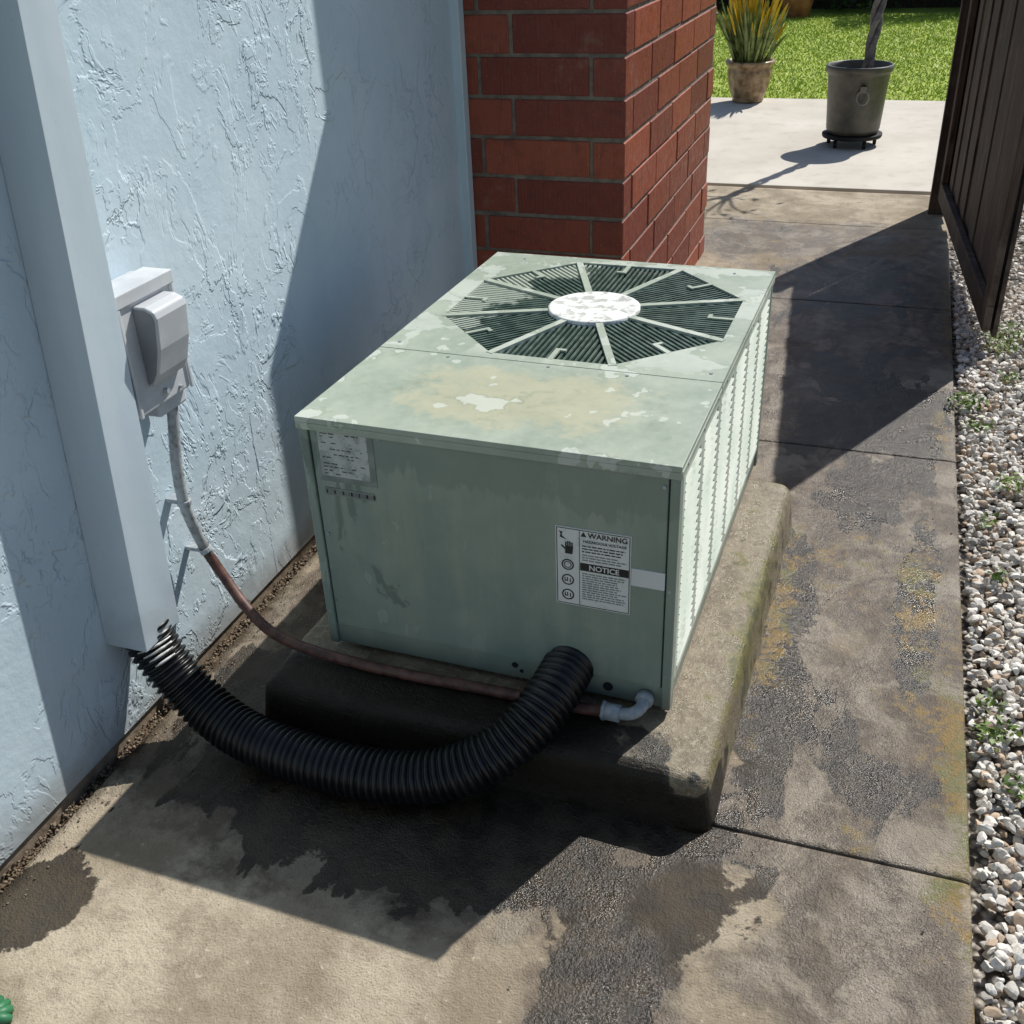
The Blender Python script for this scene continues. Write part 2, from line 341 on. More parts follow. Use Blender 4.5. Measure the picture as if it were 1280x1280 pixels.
def padmesh():
    bm=bmesh.new(); bmesh.ops.create_cube(bm,size=1)
    x0,x1,y0,y1,h=-.90,.115,-.167,1.10,.127
    for v in bm.verts: v.co=Vector((x0+(v.co.x+.5)*(x1-x0),y0+(v.co.y+.5)*(y1-y0),-.01+(v.co.z+.5)*(h+.01)))
    ve=[e for e in bm.edges if abs(e.verts[0].co.z-e.verts[1].co.z)>.05]
    bmesh.ops.bevel(bm,geom=ve,offset=.035,segments=5,affect='EDGES',profile=.5)
    te=[e for e in bm.edges if all(v.co.z>h-.001 for v in e.verts) and len(e.link_faces)==2 and any(abs(f.normal.z)<.5 for f in e.link_faces)]
    bmesh.ops.bevel(bm,geom=te,offset=.034,segments=6,affect='EDGES',profile=.5)
    bmesh.ops.triangulate(bm,faces=bm.faces[:]); 
    for _ in range(5):
        L=[e for e in bm.edges if e.calc_length()>.045]
        if not L: break
        bmesh.ops.subdivide_edges(bm,edges=L,cuts=1); bmesh.ops.triangulate(bm,faces=bm.faces[:])
    from mathutils import noise
    for v in bm.verts:
        n=noise.noise_vector(v.co*9)*.0035+noise.noise_vector(v.co*30)*.0014; n.z*=.5
        k=max(0,1-v.co.z/.10); v.co.x+=.012*k*(1 if v.co.x>-.3 else -1)*(abs(v.co.x+.39)>.45); v.co.y-=.010*k*(v.co.y<-.1)
        v.co+=n
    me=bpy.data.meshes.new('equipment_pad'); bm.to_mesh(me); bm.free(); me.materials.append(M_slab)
    me.polygons.foreach_set('use_smooth',[True]*len(me.polygons))
    V=np.array([v.co[:] for v in me.vertices]); X,Y,Z=V.T
    a=me.attributes.new('moss','FLOAT','POINT'); a.data.foreach_set('value',np.where(X>0,np.maximum(np.clip(1-np.abs(X-.105)/.045,0,1)*.95*(.7+.3*np.sin(Y*4)),.33),.0).astype(np.float32))
    w=np.where(Y<-.03,1.,.2)+np.where((Y<-.14)|(Z<.09),.4,0); w=np.where(X>.03,w-.95+np.where(Z<.08,.75,0),w); w=np.where((X>-.10)&(X<.05)&(Z>.1),w-.45,w)  # water plus painted shade: front and low sides dark, sunlit right part spared
    a=me.attributes.new('wet_shade','FLOAT','POINT'); a.data.foreach_set('value',w.astype(np.float32))
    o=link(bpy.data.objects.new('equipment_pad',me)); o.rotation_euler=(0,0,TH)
padmesh()
mb=MB(); mb.poly([(-300,-300,-.09),(300,-300,-.09),(300,300,-.09),(-300,300,-.09)]); mb.obj('ground',M_ground)
mb=MB(); mb.poly([(.60,-3,-.035),(2.8,-3,-.035),(2.8,5,-.035),(.60,5,-.035)]); mb.obj('gravel_bed',M_gbed)
mb=MB()
mb.poly([(-6,8.30,-.02),(6,8.30,-.02),(6,16.5,-.02),(-6,16.5,-.02)]); mb.poly([(.63,5.0,-.02),(6,5.0,-.02),(6,8.30,-.02),(.63,8.30,-.02)])
N=60000; gx=np.random.uniform(-3.2,2.2,N); gy=np.random.uniform(8.31,15.6,N)
N2=6000; gx=np.concatenate([gx,np.random.uniform(.64,1.5,N2)]); gy=np.concatenate([gy,np.random.uniform(5.0,8.3,N2)])
nb=len(gx); an=np.random.uniform(0,6.28,nb); h=np.random.uniform(.012,.035,nb); w=.004+np.random.rand(nb)*.005; ln=np.random.normal(0,.02,(nb,2))
n0=len(mb.v); V=np.zeros((nb,3,3))
V[:,0]=np.stack([gx-w*np.cos(an),gy-w*np.sin(an),np.full(nb,-.02)],1); V[:,1]=np.stack([gx+w*np.cos(an),gy+w*np.sin(an),np.full(nb,-.02)],1); V[:,2]=np.stack([gx+ln[:,0],gy+ln[:,1],-.02+h],1)
mb.v+=V.reshape(-1,3).tolist(); mb.f+=(np.arange(nb*3).reshape(-1,3)+n0).tolist(); mb.m+=[1]*nb
mb.obj('lawn',[M_lawn,M_grass])
def icos(sub):
    bm=bmesh.new(); bmesh.ops.create_icosphere(bm,subdivisions=sub,radius=1); v=np.array([x.co[:] for x in bm.verts]); f=np.array([[q.index for q in x.verts] for x in bm.faces]); bm.free(); return v,f
def scatter(name,P,R_,mat,colf,flat=.65,sub=2,smooth=True,cuts=6):
    v0,f0=icos(sub); n=len(P); nv=len(v0)
    tm=[]
    for k in range(20):
        d=np.random.randn(cuts,3); d/=np.linalg.norm(d,axis=1)[:,None]; q=v0.copy()
        for e in d:
            s=q@e; lim=np.random.uniform(.45,.8); q-=np.clip(s-lim,0,None)[:,None]*e
        tm.append(q)
    T=np.array(tm)[np.random.randint(0,20,n)]
    sc=np.stack([np.random.uniform(.8,1.4,n),np.random.uniform(.7,1.1,n),np.random.uniform(flat-.15,flat+.2,n)],1)*R_[:,None]
    T=T*sc[:,None,:]
    a=np.random.uniform(0,6.28,n); b=np.random.normal(0,.5,n)
    c,s=np.cos(b),np.sin(b); y=T[...,1]*c[:,None]-T[...,2]*s[:,None]; z=T[...,1]*s[:,None]+T[...,2]*c[:,None]; T[...,1]=y;T[...,2]=z
    c,s=np.cos(a),np.sin(a); x=T[...,0]*c[:,None]-T[...,1]*s[:,None]; y=T[...,0]*s[:,None]+T[...,1]*c[:,None]; T[...,0]=x;T[...,1]=y
    T+=P[:,None,:]; V=T.reshape(-1,3); F=(f0[None]+(np.arange(n)*nv)[:,None,None]).reshape(-1,3)
    me=bpy.data.meshes.new(name); me.vertices.add(len(V)); me.vertices.foreach_set('co',V.ravel()); me.loops.add(F.size); me.loops.foreach_set('vertex_index',F.ravel().astype(np.int32))
    me.polygons.add(len(F)); me.polygons.foreach_set('loop_start',np.arange(0,F.size,3,dtype=np.int32)); me.polygons.foreach_set('loop_total',np.full(len(F),3,dtype=np.int32))
    me.polygons.foreach_set('use_smooth',[smooth]*len(F)); me.update(calc_edges=True)
    C=colf(n); a=me.attributes.new('pc','FLOAT_COLOR','POINT'); CC=np.concatenate([np.repeat(C,nv,0),np.ones((n*nv,1))],1); a.data.foreach_set('color',CC.ravel().astype(np.float32))
    me.materials.append(mat); return link(bpy.data.objects.new(name,me))
def pcol(n):
    b=np.random.uniform(.44,.80,n)[:,None]*np.array([[1,.94,.85]]); k=np.random.rand(n)
    b[k<.18]*=np.array([.75,.60,.47]); b[(k>.18)&(k<.24)]*=.5; b[k>.80]=np.array([.80,.77,.71]); return b
def bed(n,x0,x1,y0,y1,z0,z1): return np.stack([np.random.uniform(x0,x1,n),np.random.uniform(y0,y1,n),np.random.uniform(z0,z1,n)],1)
P=np.concatenate([bed(8500,.622,1.20,-1.0,3.4,-.03,-.010),bed(5500,.624,1.20,-1.0,3.4,-.010,.004),bed(1300,.62,1.3,3.4,5,-.03,-.01),bed(4000,1.2,2.7,-2.5,5,-.03,-.012)])
scatter('gravel',P,np.random.uniform(.0065,.0165,len(P))**1.0,M_peb,pcol,smooth=False,cuts=9)
mb=MB(); mb.poly([(-1.30,-3,-.02),(-1.10,-3,-.02),(-1.10,1.95,-.02),(-1.30,1.95,-.02)]); mb.obj('soil_strip',M_dirt)
P=bed(3000,-1.185,-1.145,-1.4,1.9,-.02,-.006)
def dcol(n): return np.random.uniform(.05,.26,n)[:,None]*np.array([[1,.76,.5]])
scatter('soil_debris',P,np.random.uniform(.0015,.006,len(P)),M_peb,dcol,sub=1)
P=np.concatenate([bed(40,-1.1,.59,-1.1,2,.002,.004),bed(170,-1.145,-1.09,-1.1,.6,.002,.004),bed(50,.52,.6,-1,3,.002,.004)]); scatter('path_grit',P,np.random.uniform(.001,.0035,len(P)),M_peb,dcol,sub=1)

# ------------------------------------------------------------ house
H0=empty('stucco_house')
WX=-1.178
mb=MB(); mb.box((-5,-5,.025),(WX,1.94,2.9)); mb.obj('stucco_wall',M_stucco,H0)
mb=MB(); mb.box((-5,-5,-.06),(WX-.008,1.93,.03)); mb.obj('foundation',simple('foundation_concrete',(.16,.12,.08),(.27,.21,.15),.9,20,.6,.003,90),H0)
mb=MB(); mb.box((WX-.01,1.893,.03),(WX+.03,1.941,2.9)); mb.obj('corner_trim',M_trim,H0,bevel=.003)
mb=MB(); mb.box((-5.2,-5.2,2.905),(-.92,4.2,3.0)); mb.box((-.92,-5.2,2.86),(-.90,1.9,3.02)); mb.obj('roof_eave',M_trim,H0)
def bricks():
    xb,yb,yb2=-.588,1.944,3.71; top=2.28; pit=.1335; hgt=.120; g=.013; base=.885
    mb=MB(); tints=[]
    def add(a,b):
        j=[random.uniform(-.002,.002) for _ in range(3)]
        mb.box(tuple(a[i]+j[i] for i in range(3)),tuple(b[i]+j[i] for i in range(3))); tints.append(random.random())
    for k in range(-7,11):
        zt=base+pit*k; z0=zt-hgt
        if z0<-.02 and zt<.02: continue
        z0=max(z0,-.03)
        full=(k%2!=0); dep=.112
        if full: segs=[(xb-.392,xb),(WX+.0,xb-.392-g)]
        else: segs=[(xb-dep,xb),(xb-dep-g-.385,xb-dep-g),(WX+.0,xb-dep-2*g-.385)]
        for i,(a,b) in enumerate(segs):
            if i==0:
                if full: add((a,yb,z0),(b,yb+dep,zt))
                else: add((a,yb,z0),(b,yb+.392,zt))
            else: add((a,yb,z0),(b,yb+dep,zt))
        y=yb+(dep if full else .392)+g
        while y<yb2:
            e=min(y+.392,yb2)
            if e-y>.03: add((xb-dep,y,z0),(xb,e,zt))
            y=e+g
    o=mb.obj('bricks',M_brick,H0,bevel=.004)
    a=o.data.attributes.new('tint','FLOAT','FACE'); a.data.foreach_set('value',np.repeat(tints,6).astype(np.float32))
    mb=MB(); mb.box((WX-.5,yb+.005,-.05),(xb-.005,yb2-.005,top+.01)); mb.obj('brick_mortar',M_mortar,H0)
    mb=MB(); mb.box((WX,yb-.003,1.75),(-.484,yb+.19,2.3)); mb.box((WX,yb+.002,2.302),(-.71,yb+.3,2.9)); mb.obj('unseen_shadow_blocks',M_trim,H0)  # added unseen blocks, shaped to cast the stepped shadow edge on the stucco
bricks()
cv=empty('line_set_cover')
def sec(z):
    yl=.078*(z-.27); yr=.052*(z-.27); return [(WX+.001,-.272+yl,z),(WX+.105,-.272+yl,z),(WX+.105,-.152+yr,z),(WX+.001,-.152+yr,z)]
mb=MB(); mb.v=sec(.265)+sec(2.85)
for i in range(3): mb.f.append([i,i+1,4+i+1,4+i]); mb.m.append(0)
o=mb.obj('cover_channel',M_cover,cv)
so=o.modifiers.new('s','SOLIDIFY'); so.thickness=.004; so.offset=-1
bv=o.modifiers.new('b','BEVEL'); bv.width=.005; bv.segments=3
mb=MB(); mb.tube([(-1.125,-.20,.5),(-1.122,-.205,.30)],.045,20); mb.obj('foam_sleeve',M_dark,cv)
ho=empty('corrugated_hose')
hp=spline([(-1.125,-.205,.29),(-1.112,-.208,.235),(-1.065,-.215,.165),(-.995,-.225,.10),(-.90,-.245,.064),(-.78,-.265,.057),(-.66,-.275,.057),(-.53,-.27,.060),(-.42,-.25,.078),(-.33,-.21,.112),(-.268,-.15,.155),(-.236,-.08,.188),(-.222,.0,.205),(-.22,.03,.208)],60)
L=[0]
for i in range(1,len(hp)): L.append(L[-1]+(hp[i]-hp[i-1]).length)
tot=L[-1]; st=.0024; n=int(tot/st); pts=[];rr=[];j=0
for k in range(n):
    s_=k*st
    while L[j+1]<s_: j+=1
    t=(s_-L[j])/(L[j+1]-L[j]); pts.append(hp[j].lerp(hp[j+1],t))
    ph=(s_/.0158)%1; f=1/(1+math.exp(-14*(abs(ph-.5)*-2+.55))); rr.append(.0470+.0085*f)
mb=MB(); mb.tube(pts,rr,36); mb.obj('hose_body',M_hose,ho,smooth=True)
mb=MB()
for q in range(4):
    s_=.0158*(q+2.5)+.012; k=int(s_/st); p=pts[k]; t=(pts[k+1]-pts[k-1]).normalized(); u=Vector((.55,-.55,.6)); u=(u-t*u.dot(t)).normalized(); b=t.cross(u)
    w_=.75-.1*q; arc=[p+(u*math.cos(a)+b*math.sin(a))*.0552 for a in np.linspace(-w_,w_,14)]
    mb.tube(arc,[.0012+.0018*math.sin(math.pi*i/13) for i in range(14)],8)
mb.obj('paint_overspray',M_white,ho,True)
cd=empty('electrical_conduit')
cp=spline([(-1.128,.048,.74),(-1.13,.045,.68),(-1.132,.022,.56),(-1.132,.018,.46),(-1.13,.045,.34),(-1.095,.05,.255),(-1.02,.02,.19),(-.93,-.015,.158),(-.8,-.035,.146),(-.6,-.045,.142),(-.4,-.042,.142),(-.2,-.045,.145),(-.105,-.045,.150)],14)
mb=MB(); rr=[.0125+.0005*(i%2) for i in range(len(cp))]; mb.tube(cp,rr,14); mb.obj('conduit_run',M_cond,cd,True)
mb=MB(); mb.tube([(-.128,-.045,.150),(-.125,-.045,.150),(-.095,-.046,.151)],[.016,.0185,.0185],16); mb.tube([(-.134,-.045,.150),(-.127,-.045,.150)],.021,6)
mb.tube(spline([(-.10,-.046,.151),(-.072,-.044,.155),(-.055,-.028,.163),(-.052,.004,.168)],6),[.013]*19,14); mb.tube([(-.053,-.014,.167),(-.052,.002,.168)],.019,16)
mb.tube([(-1.128,.048,.735),(-1.129,.047,.70)],.017,16)
mb.obj('conduit_fitting',M_pvc,cd,True)
mb=MB(); mb.tube([(-1.132,.019,.470),(-1.132,.0185,.458)],.0165,14); mb.box((WX,.012,.459),(-1.135,.042,.470)); mb.tube([(-1.127,.047,.325),(-1.122,.048,.314)],.016,14); mb.box((WX,.040,.314),(-1.128,.064,.324))
mb.obj('conduit_strap',M_pvc,cd,bevel=.002)
db=empty('electrical_disconnect_box')
mb=MB(); mb.box((WX,-.108,.735),(-1.085,.068,.985)); mb.obj('enclosure',M_gray,db,bevel=.006,seg=3)
mb=MB(); mb.box((WX+.03,-.114,.965),(-1.078,.074,.993)); mb.box((-1.084,-.112,.735),(-1.079,-.102,.966)); mb.box((-1.084,.062,.735),(-1.079,.072,.966)); mb.obj('cover_lip',M_gray,db,bevel=.003)
mb=MB(); prof=[(-1.085,.957),(-1.056,.957),(-1.038,.949),(-1.032,.935),(-1.040,.87),(-1.056,.815),(-1.070,.792),(-1.085,.787)]
mb.prism([(x,-.062,z) for x,z in prof],(0,.104,0)); mb.obj('hood',M_gray,db,bevel=.0045,seg=3)
mb=MB(); prof=[(-1.083,.951),(-1.057,.951),(-1.042,.943),(-1.038,.932),(-1.046,.872),(-1.060,.82),(-1.073,.798),(-1.083,.793)]
mb.prism([(x,-.0635,z) for x,z in prof],(0,.003,0)); mb.obj('hood_side_shade',M_gray_shade,db)  # thin dark plate puts the shade of the hood's near side into colour
mb=MB(); mb.box((-1.16,-.03,.70),(-1.10,.066,.737)); mb.obj('knockout_hub',M_gray,db,bevel=.006)
mb=MB(); mb.tube([(-1.086,-.02,.762),(-1.074,-.02,.762)],.006,12); mb.tube([(-1.086,.03,.75),(-1.077,.03,.75)],.004,10); mb.obj('cover_screw',M_pvc,db)

# ------------------------------------------------------------ AC unit
AC=empty('air_conditioner',(0,0,.144),TH)
W,D,Hh=.8,1.161,.579
mb=MB(); mb.box((-W+.03,.03,.02),(-.03,.40,Hh-.02)); mb.box((-W+.03,.40,.02),(-.03,D-.03,.20)); mb.box((-W+.028,.40,.2),(-W+.034,D-.03,Hh-.02)); mb.box((-.034,.40,.2),(-.028,D-.03,Hh-.02)); mb.box((-W+.03,D-.036,.2),(-.03,D-.03,Hh-.02)); mb.obj('inner_shell',M_dark,AC)
mb=MB()
mb.box((-W+.012,.006,0),(-.006,.022,.052)); mb.box((-.022,.022,0),(-.006,D-.01,.05)); mb.box((-W+.008,.022,0),(-W+.022,D-.01,.05)); mb.box((-W+.02,D-.022,0),(-.02,D-.008,.05)); mb.obj('base_rail',M_ac,AC,bevel=.002)
mb=MB(); mb.box((-W+.024,.001,.054),(-.022,.018,Hh-.022)); mb.obj('front_panel',M_ac,AC,bevel=.003)
mb=MB()
for x0,x1 in ((-W,-W+.021),(-.019,0)):
    mb.box((x0,-.002,0.0),(x1,.03,Hh-.018)); mb.box((x0,D-.03,0.0),(x1,D,Hh-.018))
mb.obj('corner_post',M_ac,AC,bevel=.003)
mb=MB()
mb.box((-W-.002,-.006,Hh-.012),(.002,.389,Hh)); mb.box((-W-.002,-.006,Hh-.028),(.002,-.001,Hh-.0121)); mb.box((.0005,0,Hh-.028),(.003,.389,Hh-.0125)); mb.box((-W-.003,0,Hh-.028),(-W-.0005,.389,Hh-.0125))
mb.obj('top_front_plate',M_actop,AC,bevel=.0018)
cx,cyy=-.392,.772; ap=.350; Rv=ap/math.cos(math.pi/8)
bm=bmesh.new(); ox=[bm.verts.new(p) for p in ((-W-.002,.3915,Hh),(.002,.3915,Hh),(.002,D+.004,Hh),(-W-.002,D+.004,Hh))]
oc=[bm.verts.new((cx+Rv*math.cos(math.pi/8+k*math.pi/4),cyy+Rv*math.sin(math.pi/8+k*math.pi/4),Hh)) for k in range(8)]
es=[bm.edges.new((ox[i],ox[(i+1)%4])) for i in range(4)]+[bm.edges.new((oc[i],oc[(i+1)%8])) for i in range(8)]
bmesh.ops.triangle_fill(bm,edges=es,use_beauty=True,use_dissolve=False); bmesh.ops.recalc_face_normals(bm,faces=bm.faces[:])
if sum(f.normal.z for f in bm.faces)<0: bmesh.ops.reverse_faces(bm,faces=bm.faces[:])
me=bpy.data.meshes.new('top_fan_plate'); bm.to_mesh(me); bm.free(); me.materials.append(M_actop); o=link(bpy.data.objects.new('top_fan_plate',me),AC); so=o.modifiers.new('s','SOLIDIFY'); so.thickness=.012; so.offset=-1
mb=MB(); mb.box((.0005,.392,Hh-.028),(.003,D+.003,Hh-.0125)); mb.box((-W-.003,.392,Hh-.028),(-W-.0005,D+.003,Hh-.0125)); mb.box((-W,D+.001,Hh-.028),(0,D+.004,Hh-.0125)); mb.obj('top_lip',M_actop,AC)
mb=MB(); ms=MB()
rd=.112
for k in range(8):
    a=math.pi/8+k*math.pi/4; Mx=Matrix.Translation((cx,cyy,0))@Matrix.Rotation(a,4,'Z')
    mb.box((rd-.01,-.009,Hh-.008),(Rv+.004,.009,Hh+.0012),M=Mx)
    a=k*math.pi/4; Mx=Matrix.Translation((cx,cyy,0))@Matrix.Rotation(a,4,'Z'); hs=ap*math.tan(math.pi/8)
    p=.0138; nn=int(hs*2/p)
    for i in range(nn):
        v=(i-(nn-1)/2)*p
        u0=max(abs(v)/math.tan(math.pi/8)+.022, rd-.004)
        if u0<ap-.012: ms.box((u0-.012,v-.0031,Hh-.0115),(ap+.004,v+.0031,Hh-.0045),M=Mx)
    mb.box((ap-.055,-.006,Hh-.004),(ap+.003,.006,Hh+.0006),M=Mx); mb.box((ap-.063,-.006,Hh-.004),(ap-.053,.020,Hh+.0007),M=Mx)
mb.obj('grille_spoke',M_actop,AC); ms.obj('grille_slats',M_slat,AC)
mb=MB(); mb.lathe([(rd+.004,Hh-.01),(rd+.004,Hh+.002),(rd-.002,Hh+.004),(rd-.008,Hh+.002),(.0001,Hh+.002)],(cx,cyy,0),56); mb.obj('grille_hub',M_white,AC,True)
mb=MB(); mb.tube([(cx,cyy,.25),(cx,cyy,Hh-.06)],.07,24)
for k in range(4):
    Mx=Matrix.Translation((cx,cyy,Hh-.10))@Matrix.Rotation(k*math.pi/2+.3,4,'Z')@Matrix.Rotation(.45,4,'X'); mb.box((.06,-.07,-.002),(.30,.07,.002),M=Mx)
mb.obj('fan',simple('fan_metal',(.012,.015,.014),(.025,.028,.026),.5),AC)
mb=MB(); ml=MB()
def side(x,sgn):
    y0=.032; n=6; w=(D-.064)/n
    for i in range(n):
        ya=y0+i*w; yb_=ya+w
        mb.box((min(x,x-sgn*.012),ya,.055),(max(x,x-sgn*.012),ya+.020,Hh-.03)); mb.box((min(x,x-sgn*.012),yb_-.020,.055),(max(x,x-sgn*.012),yb_-.001,Hh-.03))
        mb.box((min(x,x-sgn*.012),ya+.020,.055),(max(x,x-sgn*.012),yb_-.020,.075)); mb.box((min(x,x-sgn*.012),ya+.020,Hh-.05),(max(x,x-sgn*.012),yb_-.020,Hh-.03))
        z=.085
        while z<Hh-.055:
            Mx=Matrix.Translation((x-sgn*.006,0,z))@Matrix.Rotation(sgn*.75,4,'Y'); ml.box((-.010,ya+.019,-.0012),(.010,yb_-.019,.0012),M=Mx); z+=.019
side(-.001,1); side(-W+.001,-1)
mb.obj('side_frame',M_side,AC,bevel=.0015); ml.obj('side_louvres',M_side,AC)
mb=MB(); mb.box((-W+.03,D-.012,.055),(-.03,D-.001,Hh-.03)); mb.obj('rear_panel',M_ac,AC,bevel=.003)
def lab(name,x0,x1,z0,z1,mat,y=-.0005):
    mb=MB(); mb.box((x0,y,z0),(x1,.002,z1)); return mb.obj(name,mat,AC)
lx0,lx1,lz0,lz1=-.244,-.090,.228,.412
lab('warning_label',lx0,lx1,lz0,lz1,M_label,-.0012); lab('pale_sticker',-.089,-.022,.300,.340,M_patch,-.0008)
lab('nameplate',-.763,-.630,.434,.558,M_plate2,-.0004); lab('nameplate_paper',-.757,-.644,.447,.553,M_plate,-.0008)
lab('serial_strip',-.757,-.640,.400,.418,M_plate2,-.0003)
mb=MB()
def ink(x0,z0,x1,z1,y=-.0017,m=0): mb.box((x0,y,z0),(x1,-.001,z1),m)
ink(lx0+.002,lz0+.002,lx0+.0035,lz1-.002); ink(lx1-.0035,lz0+.002,lx1-.002,lz1-.002)
ink(lx0+.0036,lz1-.0035,lx1-.0036,lz1-.002); ink(lx0+.0036,lz0+.002,lx1-.0036,lz0+.0035); ink(lx0+.049,lz0+.004,lx0+.050,lz1-.004)
ink(lx0+.051,.316,lx1-.004,.334)
rz=random.Random(3)
for z in [.373,.3665,.360]+[.352-.006*i for i in range(3)]+[.308-.0055*i for i in range(12)]:
    x=lx0+.055; e=lx1-.007-rz.random()*.02
    while x<e:
        w=rz.uniform(.004,.013); ink(x,z,min(x+w,e),z+.0025,m=0 if z>.358 else 1); x+=w+.002
def ring(cx_,cz_,r):
    n=20
    for i in range(n):
        a0=2*math.pi*i/n;a1=2*math.pi*(i+1)/n
        mb.poly([(cx_+r*math.cos(a0),-.0018,cz_+r*math.sin(a0)),(cx_+r*math.cos(a1),-.0018,cz_+r*math.sin(a1)),(cx_+r*.78*math.cos(a1),-.0018,cz_+r*.78*math.sin(a1)),(cx_+r*.78*math.cos(a0),-.0018,cz_+r*.78*math.sin(a0))])
ring(lx0+.025,.325,.013); ring(lx0+.025,.289,.013); ring(lx0+.025,.253,.013); ring(lx0+.025,.325,.008)
for zc in (.289,.253):
    ink(lx0+.018,zc-.004,lx0+.020,zc+.005);ink(lx0+.023,zc-.004,lx0+.025,zc+.005);ink(lx0+.0201,zc-.004,lx0+.0229,zc-.002);ink(lx0+.029,zc-.006,lx0+.031,zc+.003)
hx,hz=lx0+.027,.364
mb.poly([(hx-.007,-.0018,hz-.013),(hx+.008,-.0018,hz-.013),(hx+.010,-.0018,hz+.005),(hx-.007,-.0018,hz+.005)])
for i in range(4): ink(hx-.007+i*.0043,hz+.005,hx-.0040+i*.0043,hz+.017-abs(i-1.4)*.002,-.0018)
mb.poly([(hx-.0071,-.0018,hz-.004),(hx-.0071,-.0018,hz+.001),(hx-.014,-.0018,hz+.007),(hx-.016,-.0018,hz+.004)])
mb.poly([(hx-.020,-.0018,hz+.038),(hx-.012,-.0018,hz+.036),(hx-.014,-.0018,hz+.028),(hx-.003,-.0018,hz+.019),(hx-.018,-.0018,hz+.024),(hx-.016,-.0018,hz+.032)])
mb.poly([(lx0+.052,-.0018,.3955),(lx0+.064,-.0018,.3955),(lx0+.058,-.0018,.4065)])
mb.obj('label_print',[M_ink,M_faint],AC)
def txt(s_,x,z,size,mat,name='label_text',y=-.0019,o_=.02):
    c=bpy.data.curves.new(name,'FONT'); c.body=s_; c.size=size; c.align_x='CENTER'; c.offset=size*o_; c.materials.append(mat)
    o=link(bpy.data.objects.new(name,c),AC); o.location=(x,y,z); o.rotation_euler=(math.pi/2,0,0)
txt('WARNING',lx0+.107,.3945,.0165,M_ink); txt('HAZARDOUS VOLTAGE',lx0+.101,.3825,.0082,M_ink); txt('NOTICE',lx0+.100,.3195,.0170,M_label)
mb=MB()
rz=random.Random(8)
for z in [.545,.538,.524,.517,.510,.498,.490,.476,.468,.460,.452]:
    x=-.750; e=-.655-rz.random()*.03
    while x<e:
        w=rz.uniform(.004,.016)
        if rz.random()<.5: mb.box((x,-.0013,z),(min(x+w,e),-.0009,z+.0018),1)
        x+=w+.004
x=-.753
for i in range(19):
    w=rz.uniform(.002,.0055); mb.box((x,-.0007,.404),(x+w,-.0002,.413),0 if i%3 else 1); x+=w+.002
mb.obj('nameplate_print',[M_faint,M_ink],AC)
mb=MB()
def screw(x,z,r=.005): mb.tube([(x,.004,z),(x,-.0025 if z>.06 else .002,z)],r,10)
for x,z in ((-.615,.548),(-.03,.53),(-.765,.30),(-.012,.30),(-.012,.09),(-.789,.09)): screw(x,z,.0035)
for y_ in (.05,.2,.35,.45,.8,1.1): mb.tube([(-.0,y_,Hh-.02),(.0045,y_,Hh-.02)],.0035,10)
for x_,y_ in ((-.62,.372),(-.2,.372),(-.1,1.12),(-.7,1.12),(-.03,.43),(-.77,.43),(-.38,.375)): mb.tube([(x_,y_,Hh-.001),(x_,y_,Hh+.002)],.0038,10)
mb.obj('screws',M_pvc,AC)
mb=MB()
for x_,z_,r_ in ((-.345,.035,.007),(-.33,.022,.0045),(-.135,.028,.011)): mb.tube([(x_,.004,z_),(x_,.0052,z_)],r_,14)
mb.obj('knockouts',M_dark,AC)

# ------------------------------------------------------------ gate
G=empty('wooden_gate')
p1=Vector((.575,4.65,0)); p2=Vector((.735,2.59,0)); d=(p2-p1); Lg=d.length; ang=math.atan2(d.y,d.x)
Mx=Matrix.Translation(p1)@Matrix.Rotation(ang,4,'Z')
mb=MB(); n=15; w=Lg/n
for i in range(n):
    j=random.uniform(-.007,.007); mb.box((i*w+.004,0+j,.06+random.uniform(-.012,.012)),((i+1)*w-.004,.018+j,1.66+random.uniform(-.008,.008)),M=Mx@Matrix.Rotation(random.gauss(0,.003),4,'Y'))
mb.obj('boards',M_wood,G,bevel=.002)
mb=MB()
s0,s1=-.040,-.009
mb.box((0,s0,.09),(Lg,s1,.19),M=Mx); mb.box((0,s0,1.48),(Lg,s1,1.58),M=Mx)
mb.box((0,s0,.191),(.09,s1,1.479),M=Mx); mb.box((Lg-.09,s0,.191),(Lg,s1,1.479),M=Mx)
mb.obj('frame_rails',M_wood,G,bevel=.003)
mb=MB(); mb.box((.50,4.66,-.05),(.60,4.77,1.85)); mb.obj('gate_post',M_wood,G,bevel=.004)

# ------------------------------------------------------------ pots
Pm=simple('bronze_plastic',(.06,.054,.045),(.10,.09,.072),.42,12,.1,.001,60)
pt=empty('potted_braided_tree')
px_,py_=-.03,6.42
mb=MB()
mb.lathe([(.001,.10),(.17,.10),(.182,.13),(.205,.48),(.212,.50),(.222,.505),(.225,.53),(.222,.545),(.208,.545),(.203,.52),(.19,.47),(.001,.47)],(px_,py_,0),56)
mb.obj('pot',Pm,pt,True)
mb=MB(); mb.lathe([(.001,.49),(.2,.495)],(px_,py_,0),40); mb.obj('potting_soil',M_dirt,pt)
mb=MB(); mb.lathe([(.001,.07),(.20,.07),(.205,.08),(.205,.095),(.001,.098)],(px_,py_,0),40)
for k in range(5):
    a=k*1.2566+.3; c_=(px_+.165*math.cos(a),py_+.165*math.sin(a)); mb.tube([(c_[0]-.012,c_[1],.038),(c_[0]+.012,c_[1],.038)],.028,14); mb.box((c_[0]-.008,c_[1]-.008,.04),(c_[0]+.008,c_[1]+.008,.075))
mb.obj('plant_caddy',M_dark,pt)
mb=MB()
